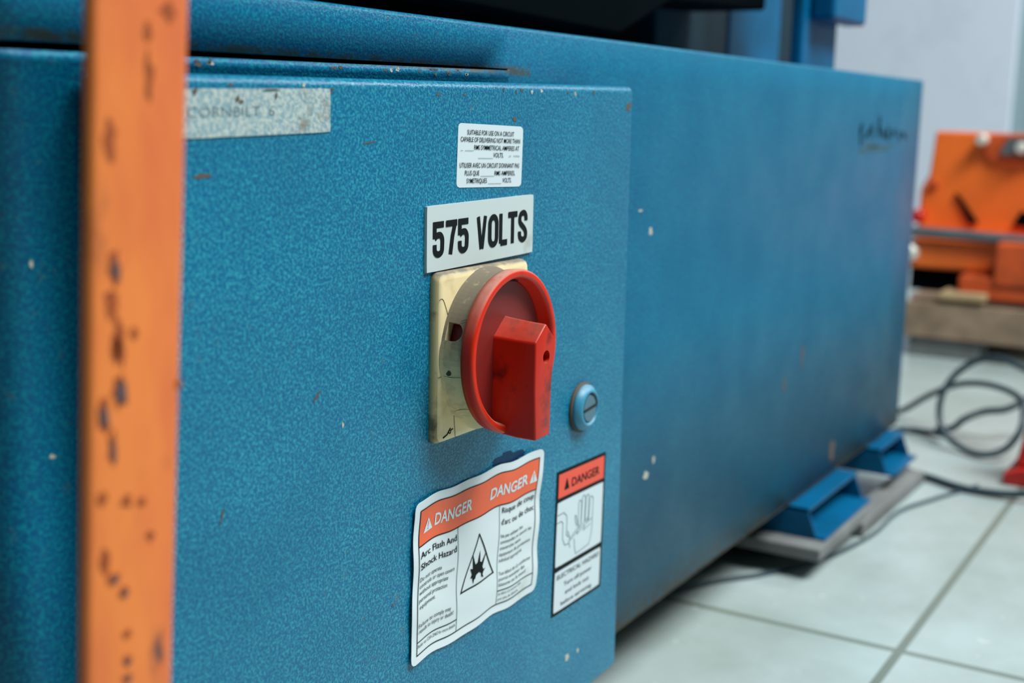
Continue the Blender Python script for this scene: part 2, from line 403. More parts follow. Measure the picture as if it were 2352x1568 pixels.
# channel feet
def foot(x0, x1, yf):
    zt, zb, yb, t = -0.2872, -0.3100, 0.45, 0.0022
    # near web, far web (ends slanting back to the top), top flange, bottom flange
    near = prism([(yf, zb + t), (yf + 0.008, zt), (yb, zt), (yb, zb + t)], 'x', x0, x0 + t)
    far = prism([(yf, zb + t), (yf + 0.008, zt), (yb, zt), (yb, zb + t)], 'x', x1 - t, x1)
    top = boxvf(x0, x1, yf + 0.006, yb, zt - t, zt + 0.0001)
    bot = boxvf(x0, x1, yf - 0.007, yb, zb, zb + t)
    v, f = join(near, far, top, bot)
    o = mesh('channel_foot', v, f, M['blue'], mach, label=None)
    box('foot_riser', x0 + 0.012, x1 - 0.012, yf + 0.05, yb - 0.01, zt, -0.2848, M['blue'], o)
    return o
f1 = foot(0.911, 1.035, 0.272); f2_ = foot(1.120, 1.200, 0.275)
v, f = lathe_y(1.000, -0.2965, [(0.300, 0.0036), (0.296, 0.0036), (0.2955, 0.003)], 20); mesh('foot_bolt', v, f, M['zinc'], f1)
v, f = lathe_y(1.157, -0.2965, [(0.300, 0.003), (0.296, 0.003), (0.2955, 0.0025)], 20); mesh('foot_bolt', v, f, M['zinc'], f2_)
# upper frame
box('upper_column', 1.074, 1.169, 0.360, 0.371, 0.0352, 0.60, M['blue'], mach, bevel=0.003)
box('column_bracket', 1.088, 1.182, 0.338, 0.3595, 0.083, 0.17, M['blue'], mach, bevel=0.004)
box('side_panel', 1.136, 1.272, 0.45, 0.47, 0.0352, 0.60, M['blue'], mach, bevel=0.002)
box('side_panel', 0.98, 1.1355, 0.452, 0.47, 0.0352, 0.60, M['greyblue'], mach, bevel=0.002, label='greyish panel behind the top edge')
box('rear_panel', 0.30, 1.47, 0.50, 0.53, 0.0352, 0.60, M['darkblue'], mach, bevel=0.002)
v, f = prism([(0.40, 0.060), (0.78, 0.0520), (0.86, 0.080), (1.05, 0.088), (1.05, 0.50), (0.40, 0.50)], 'y', 0.385, 0.449)
mesh('upper_housing', v, f, M['dark'], mach, bevel=0.003)

# ------------------------------------------------------------------ wooden skid and shims under the feet
o = box('support_board', 0.890, 1.010, 0.262, 0.420, -0.3196, -0.3101, M['woodgrey'], bevel=0.0012)
setp(o, 'pale grey board under the nearer blue channel foot, with dark gap below', 'board')
o = box('flat_bar', 1.012, 1.205, 0.262, 0.283, -0.3335, -0.3215, M['woodgrey'], bevel=0.001)
o.rotation_euler = (0, 0, math.radians(-1)); o.location.z = 0.0
setp(o, 'pale grey flat strip on the floor running between the two blue feet', 'strip')
for k, (a, b, lb) in enumerate([(0.93, 1.0, 'dark low block hidden under the pale grey board')]):
    o = box('shim_block', a, b, 0.31, 0.40, -0.335, -0.3197, M['dark']); setp(o, lb, 'block')

# ------------------------------------------------------------------ stickers
class Sheet:
    """flat print on the door: local u to the right, v downward, both 0..1, over four corners given as (x, z)"""
    def __init__(s, root, c, y, wave=None):
        s.root = root; s.c = [Vector(p) for p in c]; s.y = y; s.wave = wave
        s.W = (s.c[1] - s.c[0]).length; s.H = (s.c[3] - s.c[0]).length
    def P(s, u, v, up=0.0):
        d = 0.0
        if s.wave: d, u, v = s.wave(u, v)
        q = s.c[0] * (1 - u) * (1 - v) + s.c[1] * u * (1 - v) + s.c[2] * u * v + s.c[3] * (1 - u) * v
        return (q.x, s.y - d - up, q.y)
    def grid(s, name, u0, u1, v0, v1, mat, up, rad=0.0, n=40, mth=28, thick=0.0):
        V = []; F = []
        for j in range(mth + 1):
            for i in range(n + 1):
                a = (i / n); b = (j / mth)
                x = u0 + (u1 - u0) * a; y = v0 + (v1 - v0) * b
                if rad:
                    X, Y = x * s.W, y * s.H; cx = min(max(X, u0 * s.W + rad), u1 * s.W - rad); cy = min(max(Y, v0 * s.H + rad), v1 * s.H - rad)
                    dx, dy = X - cx, Y - cy
                    if dx and dy:
                        m_ = max(abs(dx), abs(dy)); l = math.hypot(dx, dy); X = cx + dx * m_ / l; Y = cy + dy * m_ / l
                    x, y = X / s.W, Y / s.H
                V.append(s.P(x, y, up))
        for j in range(mth):
            for i in range(n):
                a = j * (n + 1) + i; F.append((a, a + n + 1, a + n + 2, a + 1))
        return mesh(name, V, F, mat, s.root, solid=thick) if thick else mesh(name, V, F, mat, s.root)
    def lines(s, name, segs, width, mat, up, sub=24):
        """segs: polylines of (u, v); width in metres"""
        V = []; F = []
        for pl in segs:
            pts = []
            for a, b in zip(pl[:-1], pl[1:]):
                k = max(1, int(sub * math.hypot(b[0] - a[0], b[1] - a[1])))
                for t in range(k): pts.append(Vector(((a[0] + (b[0] - a[0]) * t / k) * s.W, (a[1] + (b[1] - a[1]) * t / k) * s.H)))
            pts.append(Vector((pl[-1][0] * s.W, pl[-1][1] * s.H)))
            closed = (pts[0] - pts[-1]).length < 1e-7
            base = len(V); m_ = len(pts)
            for i, p in enumerate(pts):
                pr = pts[i - 1] if i else (pts[-2] if closed else None); nx = pts[i + 1] if i < m_ - 1 else (pts[1] if closed else None)
                d0 = (p - pr).normalized() if pr is not None else (nx - p).normalized()
                d1 = (nx - p).normalized() if nx is not None else d0
                t = (d0 + d1); t = t.normalized() if t.length > 1e-6 else d0
                nn = Vector((-t.y, t.x)); k = 1 / max(0.35, nn.dot(Vector((-d0.y, d0.x))))
                for sg in (1, -1):
                    q = p + nn * (sg * width / 2 * k); V.append(s.P(q.x / s.W, q.y / s.H, up))
            for i in range(m_ - 1):
                a = base + 2 * i; F.append((a, a + 1, a + 3, a + 2))
        return V, F
    def put(s, name, VF, mat): return mesh(name, VF[0], VF[1], mat, s.root)
    def poly(s, pts, up):
        V = [s.P(a, b, up) for a, b in pts]; return V, [tuple(range(len(V)))]
    def text(s, txt, ub, vb, ue, cap, up, bold=0.0, ve=None, spacing=1.0):
        """baseline from (ub, vb) to (ue, ve); cap height in v units"""
        cu = bpy.data.curves.new('t', 'FONT'); cu.body = txt; cu.size = 1; cu.offset = bold; cu.resolution_u = 3; cu.space_character = spacing
        o = bpy.data.objects.new('t', cu); COL.objects.link(o); bpy.context.view_layer.update()
        dg = bpy.context.evaluated_depsgraph_get(); me = bpy.data.meshes.new_from_object(o.evaluated_get(dg))
        xs = [q.co.x for q in me.vertices]; x0, x1 = min(xs), max(xs); CAP = 0.729 * 1.0
        ve = vb if ve is None else ve
        V = []
        for q in me.vertices:
            a = (q.co.x - x0) / (x1 - x0); V.append(s.P(ub + a * (ue - ub), vb + (ve - vb) * a - q.co.y / CAP * cap, up))
        F = [tuple(p.vertices) for p in me.polygons]
        bpy.data.objects.remove(o); bpy.data.curves.remove(cu); bpy.data.meshes.remove(me)
        return V, F
def sheet(name, c, y, label, cat, wave=None):
    cx = sum(p[0] for p in c) / 4; zb = min(p[1] for p in c)
    return Sheet(thing(name, (cx, y, zb), label, cat), c, y, wave)

# --- big DANGER sticker (wavy)
def wv(u, v):
    e = max(0.0, 1 - min(u, 1 - u, v, 1 - v) / 0.30)
    d = 0.00030 + 0.00026 * (1 + math.sin(2 * PI * (2.1 * u + 0.25 * v) + 0.6)) * (0.35 + 0.65 * e) + 0.00024 * (1 + math.sin(2 * PI * (3.0 * v - 0.6 * u) + 1.5)) * (0.25 + 0.75 * e)
    if u > 0.55 and v < 0.35: d += 0.0016 * ((u - 0.55) / 0.45) * (1 - v / 0.35)
    u2 = u + 0.004 * math.sin(2 * PI * 2.6 * v + 0.3) * (1 if u < 0.5 else 0.8)
    v2 = v + 0.006 * math.sin(2 * PI * (2.4 * u) + 2.2) + 0.005 * math.sin(2 * PI * 4.1 * u + 1.0)
    return d, u2, v2
s = sheet('danger_sticker', [(0.3853, -0.14687), (0.48278, -0.14603), (0.48107, -0.21162), (0.38366, -0.21227)], D,
          'wide wrinkled white and orange bilingual arc flash warning sticker below the red switch', 'sticker', wv)
s.grid('sticker_base', 0, 1, 0, 1, M['white'], 0.0002, 0.0032, 60, 40, 0.0002)
s.grid('orange_header', 0.036, 0.962, 0.055, 0.273, M['sred'], 0.0003, 0, 56, 14)
U = 0.00042
k1 = s.lines('', [[(0.036, 0.055), (0.962, 0.055), (0.958, 0.273), (0.952, 0.943), (0.038, 0.946), (0.036, 0.055)], [(0.036, 0.273), (0.960, 0.273)]], 0.00042, None, U, 60)
k2 = s.lines('', [[(0.037, 0.869), (0.327, 0.869)], [(0.650, 0.855), (0.950, 0.860)]], 0.00038, None, U, 60)
s.put('frame_lines', join(k1, k2), M['ink'])
s.put('column_line', s.lines('', [[(0.328, 0.274), (0.328, 0.944)]], 0.00035, None, U, 60), M['inkgrey'])
s.put('column_line', s.lines('', [[(0.656, 0.274), (0.650, 0.944)]], 0.00035, None, U, 60), M['inkgrey'])
s.put('hazard_triangle', s.lines('', [[(0.489, 0.388), (0.360, 0.716), (0.618, 0.711), (0.489, 0.388)]], 0.00060, None, U, 60), M['ink'])
burst = [(0.455, 0.700), (0.448, 0.655), (0.433, 0.655), (0.446, 0.630), (0.430, 0.592), (0.452, 0.600), (0.441, 0.500), (0.468, 0.578), (0.482, 0.572), (0.487, 0.575), (0.498, 0.497), (0.505, 0.575), (0.515, 0.582), (0.519, 0.588),
         (0.552, 0.525), (0.527, 0.618), (0.535, 0.640), (0.552, 0.640), (0.534, 0.658), (0.530, 0.672), (0.538, 0.694), (0.520, 0.680), (0.519, 0.655), (0.500, 0.640), (0.478, 0.650), (0.470, 0.672), (0.462, 0.672)]
s.put('burst_symbol', s.poly(burst, U), M['ink'])
def warn(ap, bl, br, up, hole=True):
    return [(ap[0], ap[1]), bl, br]
s.put('warning_triangle', s.poly([(0.096, 0.126), (0.066, 0.208), (0.130, 0.206)], U), M['white2'])
s.put('exclamation_mark', join(s.poly([(0.0945, 0.148), (0.0995, 0.148), (0.0985, 0.183), (0.0955, 0.183)], U + 0.0001), s.poly([(0.0945, 0.189), (0.0995, 0.189), (0.0995, 0.196), (0.0945, 0.196)], U + 0.0001)), M['sred'])
s.put('warning_triangle', s.poly([(0.921, 0.130), (0.891, 0.214), (0.954, 0.212)], U), M['white2'])
s.put('exclamation_mark', join(s.poly([(0.919, 0.152), (0.924, 0.152), (0.923, 0.188), (0.920, 0.188)], U + 0.0001), s.poly([(0.919, 0.194), (0.924, 0.194), (0.924, 0.201), (0.919, 0.201)], U + 0.0001)), M['sred'])
s.put('danger_lettering', join(s.text('DANGER', 0.146, 0.201, 0.424, 0.074, U, 0.022), s.text('DANGER', 0.566, 0.205, 0.876, 0.074, U, 0.022)), M['white2'])
T = [('Arc Flash And', 0.048, 0.353, 0.318, 0.042, 0.006), ('Shock Hazard', 0.049, 0.425, 0.316, 0.042, 0.006)]
s.put('title_lettering', join(*[s.text(t, a, b, c, h, U, bo) for t, a, b, c, h, bo in T]), M['ink'])
T = [('Do not operate', 0.048, 0.498, 0.207, 0.027, 0), ('controls or open covers', 0.048, 0.538, 0.305, 0.027, 0), ('without appropriate', 0.048, 0.578, 0.262, 0.027, 0), ('personal protection', 0.048, 0.622, 0.258, 0.027, 0), ('equipment.', 0.053, 0.664, 0.170, 0.027, 0),
     ('Failure to comply may', 0.048, 0.783, 0.285, 0.027, 0), ('result in injury or death!', 0.049, 0.820, 0.302, 0.027, 0), ('Refer to CSA Z462 for more details', 0.046, 0.907, 0.318, 0.021, 0),
     ('Ne pas utiliser les', 0.668, 0.500, 0.852, 0.025, 0), ('commandes ni ouvrir les', 0.668, 0.540, 0.925, 0.025, 0), ('couvercles sans', 0.668, 0.580, 0.840, 0.025, 0), ('équipement de protection', 0.666, 0.622, 0.925, 0.025, 0), ('individuel approprié.', 0.666, 0.662, 0.860, 0.025, 0),
     ('Tout défaut de s\'y conformer', 0.664, 0.752, 0.935, 0.025, 0), ('pourrait entraîner des', 0.663, 0.790, 0.880, 0.025, 0), ('blessures ou la mort!', 0.662, 0.828, 0.890, 0.025, 0), ('Se référer à la norme CSA', 0.660, 0.888, 0.850, 0.018, 0), ('pour plus de détails.', 0.660, 0.922, 0.830, 0.018, 0)]
s.put('small_print', join(*[s.text(t, a, b, c, h, U, bo) for t, a, b, c, h, bo in T[:8]]), M['ink'])
s.put('french_small_print', join(*[s.text(t, a, b, c, h, U, bo) for t, a, b, c, h, bo in T[8:]]), M['ink'])
s.put('french_title', join(s.text('Risque de coup', 0.678, 0.332, 0.945, 0.040, U, 0.004), s.text("d'arc ou de choc", 0.672, 0.412, 0.945, 0.040, U, 0.004)), M['ink'])

# --- small DANGER sticker
s = sheet('danger_sticker', [(0.49968, -0.16159), (0.54913, -0.16253), (0.54823, -0.23137), (0.49793, -0.23149)], D,
          'narrow upright black-framed electrical hazard sticker with a hand drawing, right of the wide one', 'sticker')
s.grid('sticker_base', 0, 1, 0, 1, M['ink'], 0.0002, 0.0003, 8, 8, 0.0002)
s.grid('red_header', 0.040, 0.965, 0.022, 0.185, M['sred2'], 0.0003, 0, 4, 4)
s.grid('picture_panel', 0.032, 0.965, 0.213, 0.660, M['white2'], 0.0003, 0.0006, 8, 8)
s.grid('text_panel', 0.034, 0.960, 0.694, 0.978, M['white2'], 0.0003, 0.0006, 8, 8)
s.put('warning_triangle', s.poly([(0.196, 0.062), (0.148, 0.142), (0.246, 0.140)], U), M['ink'])
s.put('danger_lettering', s.text('DANGER', 0.296, 0.139, 0.866, 0.062, U, 0.012), M['ink'])
HL = [[(0.43, 0.44), (0.395, 0.395), (0.39, 0.36), (0.41, 0.36), (0.445, 0.42), (0.455, 0.445)],
      [(0.46, 0.44), (0.455, 0.28), (0.47, 0.265), (0.50, 0.27), (0.515, 0.285), (0.515, 0.44)],
      [(0.52, 0.44), (0.53, 0.255), (0.545, 0.243), (0.575, 0.247), (0.59, 0.26), (0.59, 0.44)],
      [(0.60, 0.44), (0.61, 0.262), (0.625, 0.25), (0.655, 0.254), (0.665, 0.27), (0.665, 0.44)],
      [(0.675, 0.45), (0.69, 0.285), (0.705, 0.274), (0.735, 0.28), (0.755, 0.295), (0.755, 0.49), (0.74, 0.56), (0.70, 0.62), (0.43, 0.637), (0.40, 0.58), (0.39, 0.52)],
      [(0.036, 0.300), (0.16, 0.297), (0.22, 0.33), (0.23, 0.38), (0.225, 0.46), (0.27, 0.487)], [(0.036, 0.352), (0.12, 0.350), (0.15, 0.37), (0.155, 0.48), (0.20, 0.53), (0.28, 0.535)],
      [(0.25, 0.44), (0.30, 0.50), (0.28, 0.52), (0.31, 0.57)], [(0.30, 0.505), (0.50, 0.44), (0.47, 0.47), (0.66, 0.42), (0.62, 0.455), (0.74, 0.44)],
      [(0.30, 0.52), (0.46, 0.475), (0.44, 0.50), (0.60, 0.46), (0.57, 0.495), (0.72, 0.475)]]
s.put('hand_drawing', s.lines('', HL, 0.00038, None, U, 30), M['inkgrey'])
T = [('ELECTRICAL HAZARD', 0.075, 0.752, 0.930, 0.033, 0.004), ('Turn off power', 0.215, 0.822, 0.780, 0.030, 0.004), ('and lock out', 0.245, 0.884, 0.730, 0.030, 0.004), ('before servicing.', 0.170, 0.950, 0.800, 0.030, 0.004)]
s.put('small_print', join(*[s.text(t, a, b, c, h, U, bo) for t, a, b, c, h, bo in T]), M['ink'])

# --- 575 VOLTS plate
s = sheet('voltage_plate', [(0.39137, -0.03479), (0.46984, -0.03361), (0.46995, -0.05786), (0.39154, -0.05953)], D,
          'rectangular white plastic sign reading 575 VOLTS just above the red switch', 'sign')
s.grid('plate_base', 0, 1, 0, 1, M['plate'], 0.0012, 0.0004, 12, 8, 0.0012)
U = 0.00135
glyph = {
 '5': [[(0.97, 0.075), (0.16, 0.075), (0.16, 0.47)], 'S', [(0.16, 0.46), (0.36, 0.385), (0.66, 0.385), (0.83, 0.50), (0.84, 0.68), (0.80, 0.85), (0.60, 0.925), (0.36, 0.92), (0.19, 0.84), (0.165, 0.70), (0.165, 0.64)]],
 '7': [[(0.0, 0.075), (0.99, 0.075)], [(0.845, 0.05), (0.60, 0.45), (0.42, 0.99)]],
 'V': [[(0.17, 0.0), (0.46, 1.0)], [(0.83, 0.0), (0.54, 1.0)]],
 'L': [[(0.17, 0.0), (0.17, 0.94)], [(0.17, 0.925), (1.0, 0.925)]],
 'T': [[(0.0, 0.075), (1.0, 0.075)], [(0.5, 0.075), (0.5, 1.0)]],
}
def rr(cx, cy, a, b, r, n=6):
    o = []
    for qx, qy, st in ((1, 1, 0), (-1, 1, 90), (-1, -1, 180), (1, -1, 270)):
        for k in range(n + 1):
            t = math.radians(st + 90 * k / n); o.append((cx + qx * (a - r[0]) + r[0] * math.cos(t), cy + qy * (b - r[1]) + r[1] * math.sin(t)))
    o.append(o[0]); return o
glyph['O'] = [rr(0.5, 0.5, 0.34, 0.425, (0.32, 0.22))]
glyph['S'] = ['S', [(0.84, 0.33), (0.835, 0.20), (0.70, 0.09), (0.48, 0.07), (0.26, 0.12), (0.17, 0.25), (0.22, 0.38), (0.45, 0.49), (0.68, 0.59), (0.83, 0.72), (0.80, 0.86), (0.62, 0.93), (0.42, 0.93), (0.22, 0.86), (0.16, 0.74), (0.16, 0.66)]]
pos = [('5', 0.048, 0.143), ('7', 0.158, 0.256), ('5', 0.266, 0.359), ('V', 0.432, 0.533), ('O', 0.544, 0.642), ('L', 0.653, 0.731), ('T', 0.739, 0.831), ('S', 0.842, 0.937)]
parts = []
for ch, a, b in pos:
    sm = False
    for st_ in glyph[ch]:
        if st_ == 'S': sm = True; continue
        pl = [tuple(p) for p in smoothpts([(x, y, 0) for x, y in st_], 5)] if sm else [(x, y, 0) for x, y in st_]
        pl = [(a + (b - a) * p[0], 0.255 + 0.525 * p[1]) for p in pl]
        parts.append(s.lines('', [pl], 0.00245 if ch != 'V' else 0.0022, None, U + 0.00003 * (len(parts) % 3), 8))
    sm = False
s.put('lettering', join(*parts), M['ink'])

# --- circuit rating label
U = 0.0004
s = sheet('rating_label', [(0.41305, -0.00429), (0.46166, -0.00565), (0.46103, -0.03001), (0.4122, -0.02871)], D,
          'small rounded white label with seven lines of black capitals above the 575 VOLTS sign', 'label')
s.grid('label_base', 0, 1, 0, 1, M['white2'], 0.0002, 0.0020, 24, 16, 0.0002)
ca = 0.078
T = [('SUITABLE FOR USE ON A CIRCUIT', 0.128, 0.170, 0.850), ('CAPABLE OF DELIVERING NOT MORE THAN', 0.036, 0.283, 0.950), ('RMS SYMMETRICAL AMPERES AT', 0.238, 0.403, 0.940), ('VOLTS.', 0.530, 0.518, 0.690),
     ('UTILISER AVEC UN CIRCUIT DONNANT PAS', 0.034, 0.686, 0.950), ('PLUS QUE', 0.113, 0.808, 0.325), ('RMS AMPERES,', 0.560, 0.810, 0.885), ('SYMETRIQUES', 0.141, 0.931, 0.444), ('VOLTS.', 0.688, 0.927, 0.832)]
s.put('lettering', join(*[s.text(t, a, b, c, ca, U, 0.005) for t, a, b, c in T]), M['ink'])
s.put('blank_lines', join(s.lines('', [[(0.04, 0.420), (0.075, 0.421)], [(0.105, 0.421), (0.232, 0.421)], [(0.300, 0.537), (0.528, 0.535)], [(0.345, 0.822), (0.552, 0.822)], [(0.460, 0.945), (0.670, 0.943)]], 0.00016, None, U, 10),
     s.text('ph   4-0036', 0.78, 0.505, 0.95, 0.03, U, 0)), M['inkgrey'])

# --- old strip label near the post
s = sheet('name_strip', [(0.2560, 0.00425), (0.33631, 0.00642), (0.33626, -0.00763), (0.2556, -0.00995)], D - 0.00005,
          'faded stained whitish strip label at the top of the door, beside the orange post', 'label')
s.grid('strip_base', 0, 1, 0, 1, M['strip'], 0.0003, 0.0003, 20, 8, 0.0003)
s.put('worn_lettering', s.text('CORNBILT  6', 0.20, 0.58, 0.66, 0.22, 0.00042, -0.016), M['faint'])
V, F = join(*[s.poly([(a + rx * math.cos(t) * (1 + 0.3 * math.sin(3 * t + a * 40)), b + ry * math.sin(t) * (1 + 0.3 * math.cos(2 * t + a * 30))) for t in [2 * PI * k / 16 for k in range(16)]], 0.0005)
        for a, b, rx, ry in [(0.455, 0.21, 0.010, 0.07), (0.475, 0.27, 0.012, 0.04), (0.64, 0.03, 0.045, 0.022), (0.668, 0.16, 0.006, 0.08), (0.235, 0.06, 0.01, 0.08)]])
s.put('dirt_spot', (V, F), M['brownchip'])

# ------------------------------------------------------------------ rotary main switch
sw = thing('rotary_switch', (0.4292, D, -0.126), 'red rotary main switch with a cream square base, mounted below the 575 VOLTS sign', 'switch')
KX, KZ = 0.4295, -0.0928
x0, x1, z0, z1 = 0.3956, 0.4630, -0.1262, -0.0597
def rrect(x0, x1, z0, z1, r, n=6):
    o = []
    for cx, cz, st in ((x1 - r, z1 - r, 0), (x0 + r, z1 - r, 90), (x0 + r, z0 + r, 180), (x1 - r, z0 + r, 270)):
        for k in range(n + 1):
            t = math.radians(st + 90 * k / n); o.append((cx + r * math.cos(t), cz + r * math.sin(t)))
    return o
V = []; F = []
lev = [(D + 0.0002, 0.0, 0.0030), (D - 0.0020, 0.0002, 0.0030), (D - 0.0034, 0.0008, 0.0030), (D - 0.0040, 0.0018, 0.0028), (D - 0.0041, 0.0030, 0.0025)]
for y, ins, r in lev:
    for p in rrect(x0 + ins, x1 - ins, z0 + ins, z1 - ins, r): V.append((p[0], y, p[1]))
n = 28
for i in range(len(lev) - 1):
    for k in range(n): F.append((i * n + k, i * n + (k + 1) % n, (i + 1) * n + (k + 1) % n, (i + 1) * n + k))
F.append(tuple(range(n))); F.append(tuple(range((len(lev) - 1) * n + n - 1, (len(lev) - 1) * n - 1, -1)))
base = mesh('base_plate', V, F, [M['cream'], M['cream_edge']], sw, smooth=False)
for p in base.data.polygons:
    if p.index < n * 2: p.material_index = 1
for p in base.data.polygons: p.use_smooth = len(p.vertices) == 4
# collar, a flared ring
v, f = lathe_y(KX, KZ, [(D - 0.0038, 0.0328), (D - 0.0052, 0.0322), (D - 0.0080, 0.0316), (D - 0.0128, 0.0311), (D - 0.0130, 0.0285), (D - 0.0038, 0.0285)], 96, False)
nn = 96
f += [(5 * nn + k, 5 * nn + (k + 1) % nn, (k + 1) % nn, k) for k in range(nn)]
collar = mesh('collar', v, f, M['collar'], sw, smooth=False)
th = math.radians(180 - 20)
def radial_cut(t, ya, yb, half, rnd=True):
    """opening cut along the radial direction t; half = half width round the ring"""
    d = Vector((math.cos(t), 0, math.sin(t))); q = Vector((-math.sin(t), 0, math.cos(t)))
    prof = [(ya, -half), (ya, half), (yb + (half if rnd else 0), half)]
    if rnd:
        prof += [(yb + half - half * math.sin(a), half * math.cos(a)) for a in [PI * k / 8 for k in range(1, 8)]]
    prof += [(yb + (half if rnd else 0), -half)]
    V = []
    for r in (0.024, 0.040):
        for y, w_ in prof:
            p = Vector((KX, y, KZ)) + d * r + q * w_; V.append(tuple(p))
    k_ = len(prof)
    F = [tuple(range(k_)), tuple(range(2 * k_ - 1, k_ - 1, -1))] + [(i, i + k_, (i + 1) % k_ + k_, (i + 1) % k_) for i in range(k_)]
    return V, F
cut(collar, radial_cut(th, D - 0.0052, D - 0.0118, 0.0036))
v, f = lathe_y(KX, KZ, [(D - 0.0038, 0.0278), (D - 0.0125, 0.0278)], 72); mesh('inner_drum', v, f, M['redin'], sw)
# moulding dimple and hairline cracks in the cream plastic
t = math.radians(180 + 9); dc = Vector((KX + 0.0316 * math.cos(t), D - 0.0072, KZ + 0.0316 * math.sin(t)))
v, f = tube([dc + Vector((0.001 , 0, 0)), dc + Vector((-0.00035, 0, 0))], 0.0011, 14); mesh('dimple', v, f, M['crack'], sw)
def crack(pts, r=0.00009): return tube(smoothpts(pts, 4), r, 6)
yc = D - 0.0042
cr = [crack([(x0 + 0.0005, D - 0.0038, -0.0700), (x0 + 0.003, yc, -0.0702), (x0 + 0.0075, yc, -0.0790)]), crack([(x0 + 0.0005, D - 0.0036, -0.0998), (x0 + 0.002, yc, -0.0995)]),
      crack([(0.4080, yc, -0.1252), (0.4072, yc, -0.1190), (0.4068, yc, -0.1150)])]
def oncol(a, y): 
    t = math.radians(a); r = 0.0317 if y < D - 0.007 else 0.0322; return (KX + r * math.cos(t), y, KZ + r * math.sin(t))
cr += [crack([oncol(191, D - 0.0050), oncol(192, D - 0.0080), oncol(191, D - 0.0125)]), crack([oncol(222, D - 0.0050), oncol(220, D - 0.0080), oncol(218, D - 0.0125)]), crack([oncol(152, D - 0.0102), oncol(150, D - 0.0128)])]
v, f = join(*cr); mesh('hairline_crack', v, f, M['crack'], sw)
# printed switch symbol in the lower left corner of the plate
v, f = join(tube([(0.3995, yc, -0.1238), (0.4022, yc, -0.1230), (0.4045, yc, -0.1208)], 0.00022, 6), tube(smoothpts([(0.4040 + 0.0007 * math.cos(t), yc, -0.1222 + 0.0007 * math.sin(t)) for t in [k * PI / 4 for k in range(9)]], 2), 0.00018, 6),
            tube([(0.4047, yc, -0.1218), (0.4062, yc, -0.1214)], 0.0002, 6))
mesh('switch_symbol', v, f, M['ink'], sw)
# red ring: rolled front rim, bowl inside
YF = D - 0.0185
prof = [(D - 0.0130, 0.0322), (D - 0.0150, 0.0325), (YF + 0.0014, 0.0327), (YF + 0.0005, 0.0324), (YF, 0.0317), (YF, 0.0300), (YF + 0.0005, 0.0293), (YF + 0.0015, 0.0289), (D - 0.0070, 0.0272), (D - 0.0056, 0.0264), (D - 0.0050, 0.0248), (D - 0.0050, 0.0)]
prof = prof[:-1] + [(D - 0.0050, 0.0186), (D - 0.0057, 0.0180), (D - 0.0057, 0.0006)]
prof = [(D - 0.0130, 0.0290)] + prof
v, f = lathe_y(KX, KZ, prof, 128, False); k_ = len(v); f.append(tuple(range(k_ - 1, k_ - 129, -1)))
ring = mesh('handle_ring', v, f, M['red'], sw, smooth=True)
# dark slot in the ring's inside at the top
t = math.radians(83); q = [(-0.0042, -0.0008), (0.0042, -0.0008), (0.0030, 0.0008), (-0.0030, 0.0008)]
V = []
for r in (0.0274, 0.02795):
    for a, b in q: V.append((KX + r * math.cos(t) - a * math.sin(t), D - 0.0128 + b * 1.3, KZ + r * math.sin(t) + a * math.cos(t)))
mesh('ring_slot', V, [(0, 1, 2, 3), (7, 6, 5, 4), (0, 4, 5, 1), (1, 5, 6, 2), (2, 6, 7, 3), (3, 7, 4, 0)], M['black'], sw)
# the grip: a pentagon bar from the hub down to the rim
def pent(y, hw, za, zs, zb, hb, k=0):
    return [(KX + 0.0008, y, za), (KX + 0.0008 + hw, y, zs), (KX + 0.0004 + hw * 0.80, y, (zs + zb) / 2), (KX + hb, y, zb), (KX - hb * 0.95, y, zb - 0.0004), (KX - hw * 0.98, y, (zs + zb) / 2), (KX - hw, y, zs - 0.0002)]
YH = D - 0.0312
secs = [pent(D - 0.0045, 0.0120, -0.0772, -0.0850, -0.1190, 0.0110), pent(D - 0.0080, 0.0088, -0.0782, -0.0857, -0.1215, 0.0090), pent(D - 0.0150, 0.0076, -0.0792, -0.0863, -0.1245, 0.0078),
        pent(D - 0.0230, 0.0074, -0.0799, -0.0868, -0.1256, 0.0066), pent(YH, 0.0073, -0.0803, -0.0869, -0.1258, 0.0060)]
V = [p for s_ in secs for p in s_]; F = []
for i in range(len(secs) - 1):
    for k in range(7): F.append((i * 7 + k, i * 7 + (k + 1) % 7, (i + 1) * 7 + (k + 1) % 7, (i + 1) * 7 + k))
F.append(tuple(range(7))); F.append(tuple(range(len(V) - 1, len(V) - 8, -1)))
grip = mesh('handle_grip', V, F, M['handle'], sw)
md = grip.modifiers.new('b', 'BEVEL'); md.width = 0.0009; md.segments = 4; md.limit_method = 'ANGLE'; md.angle_limit = 0.35
bpy.context.view_layer.update(); bake(grip)
cut(grip, lathe_y(0.4308, -0.0936, [(YH - 0.003, 0.0026), (YH + 0.0075, 0.0026)], 40))
for p in grip.data.polygons: p.use_smooth = True
md = grip.modifiers.new('e', 'EDGE_SPLIT'); md.split_angle = 0.5

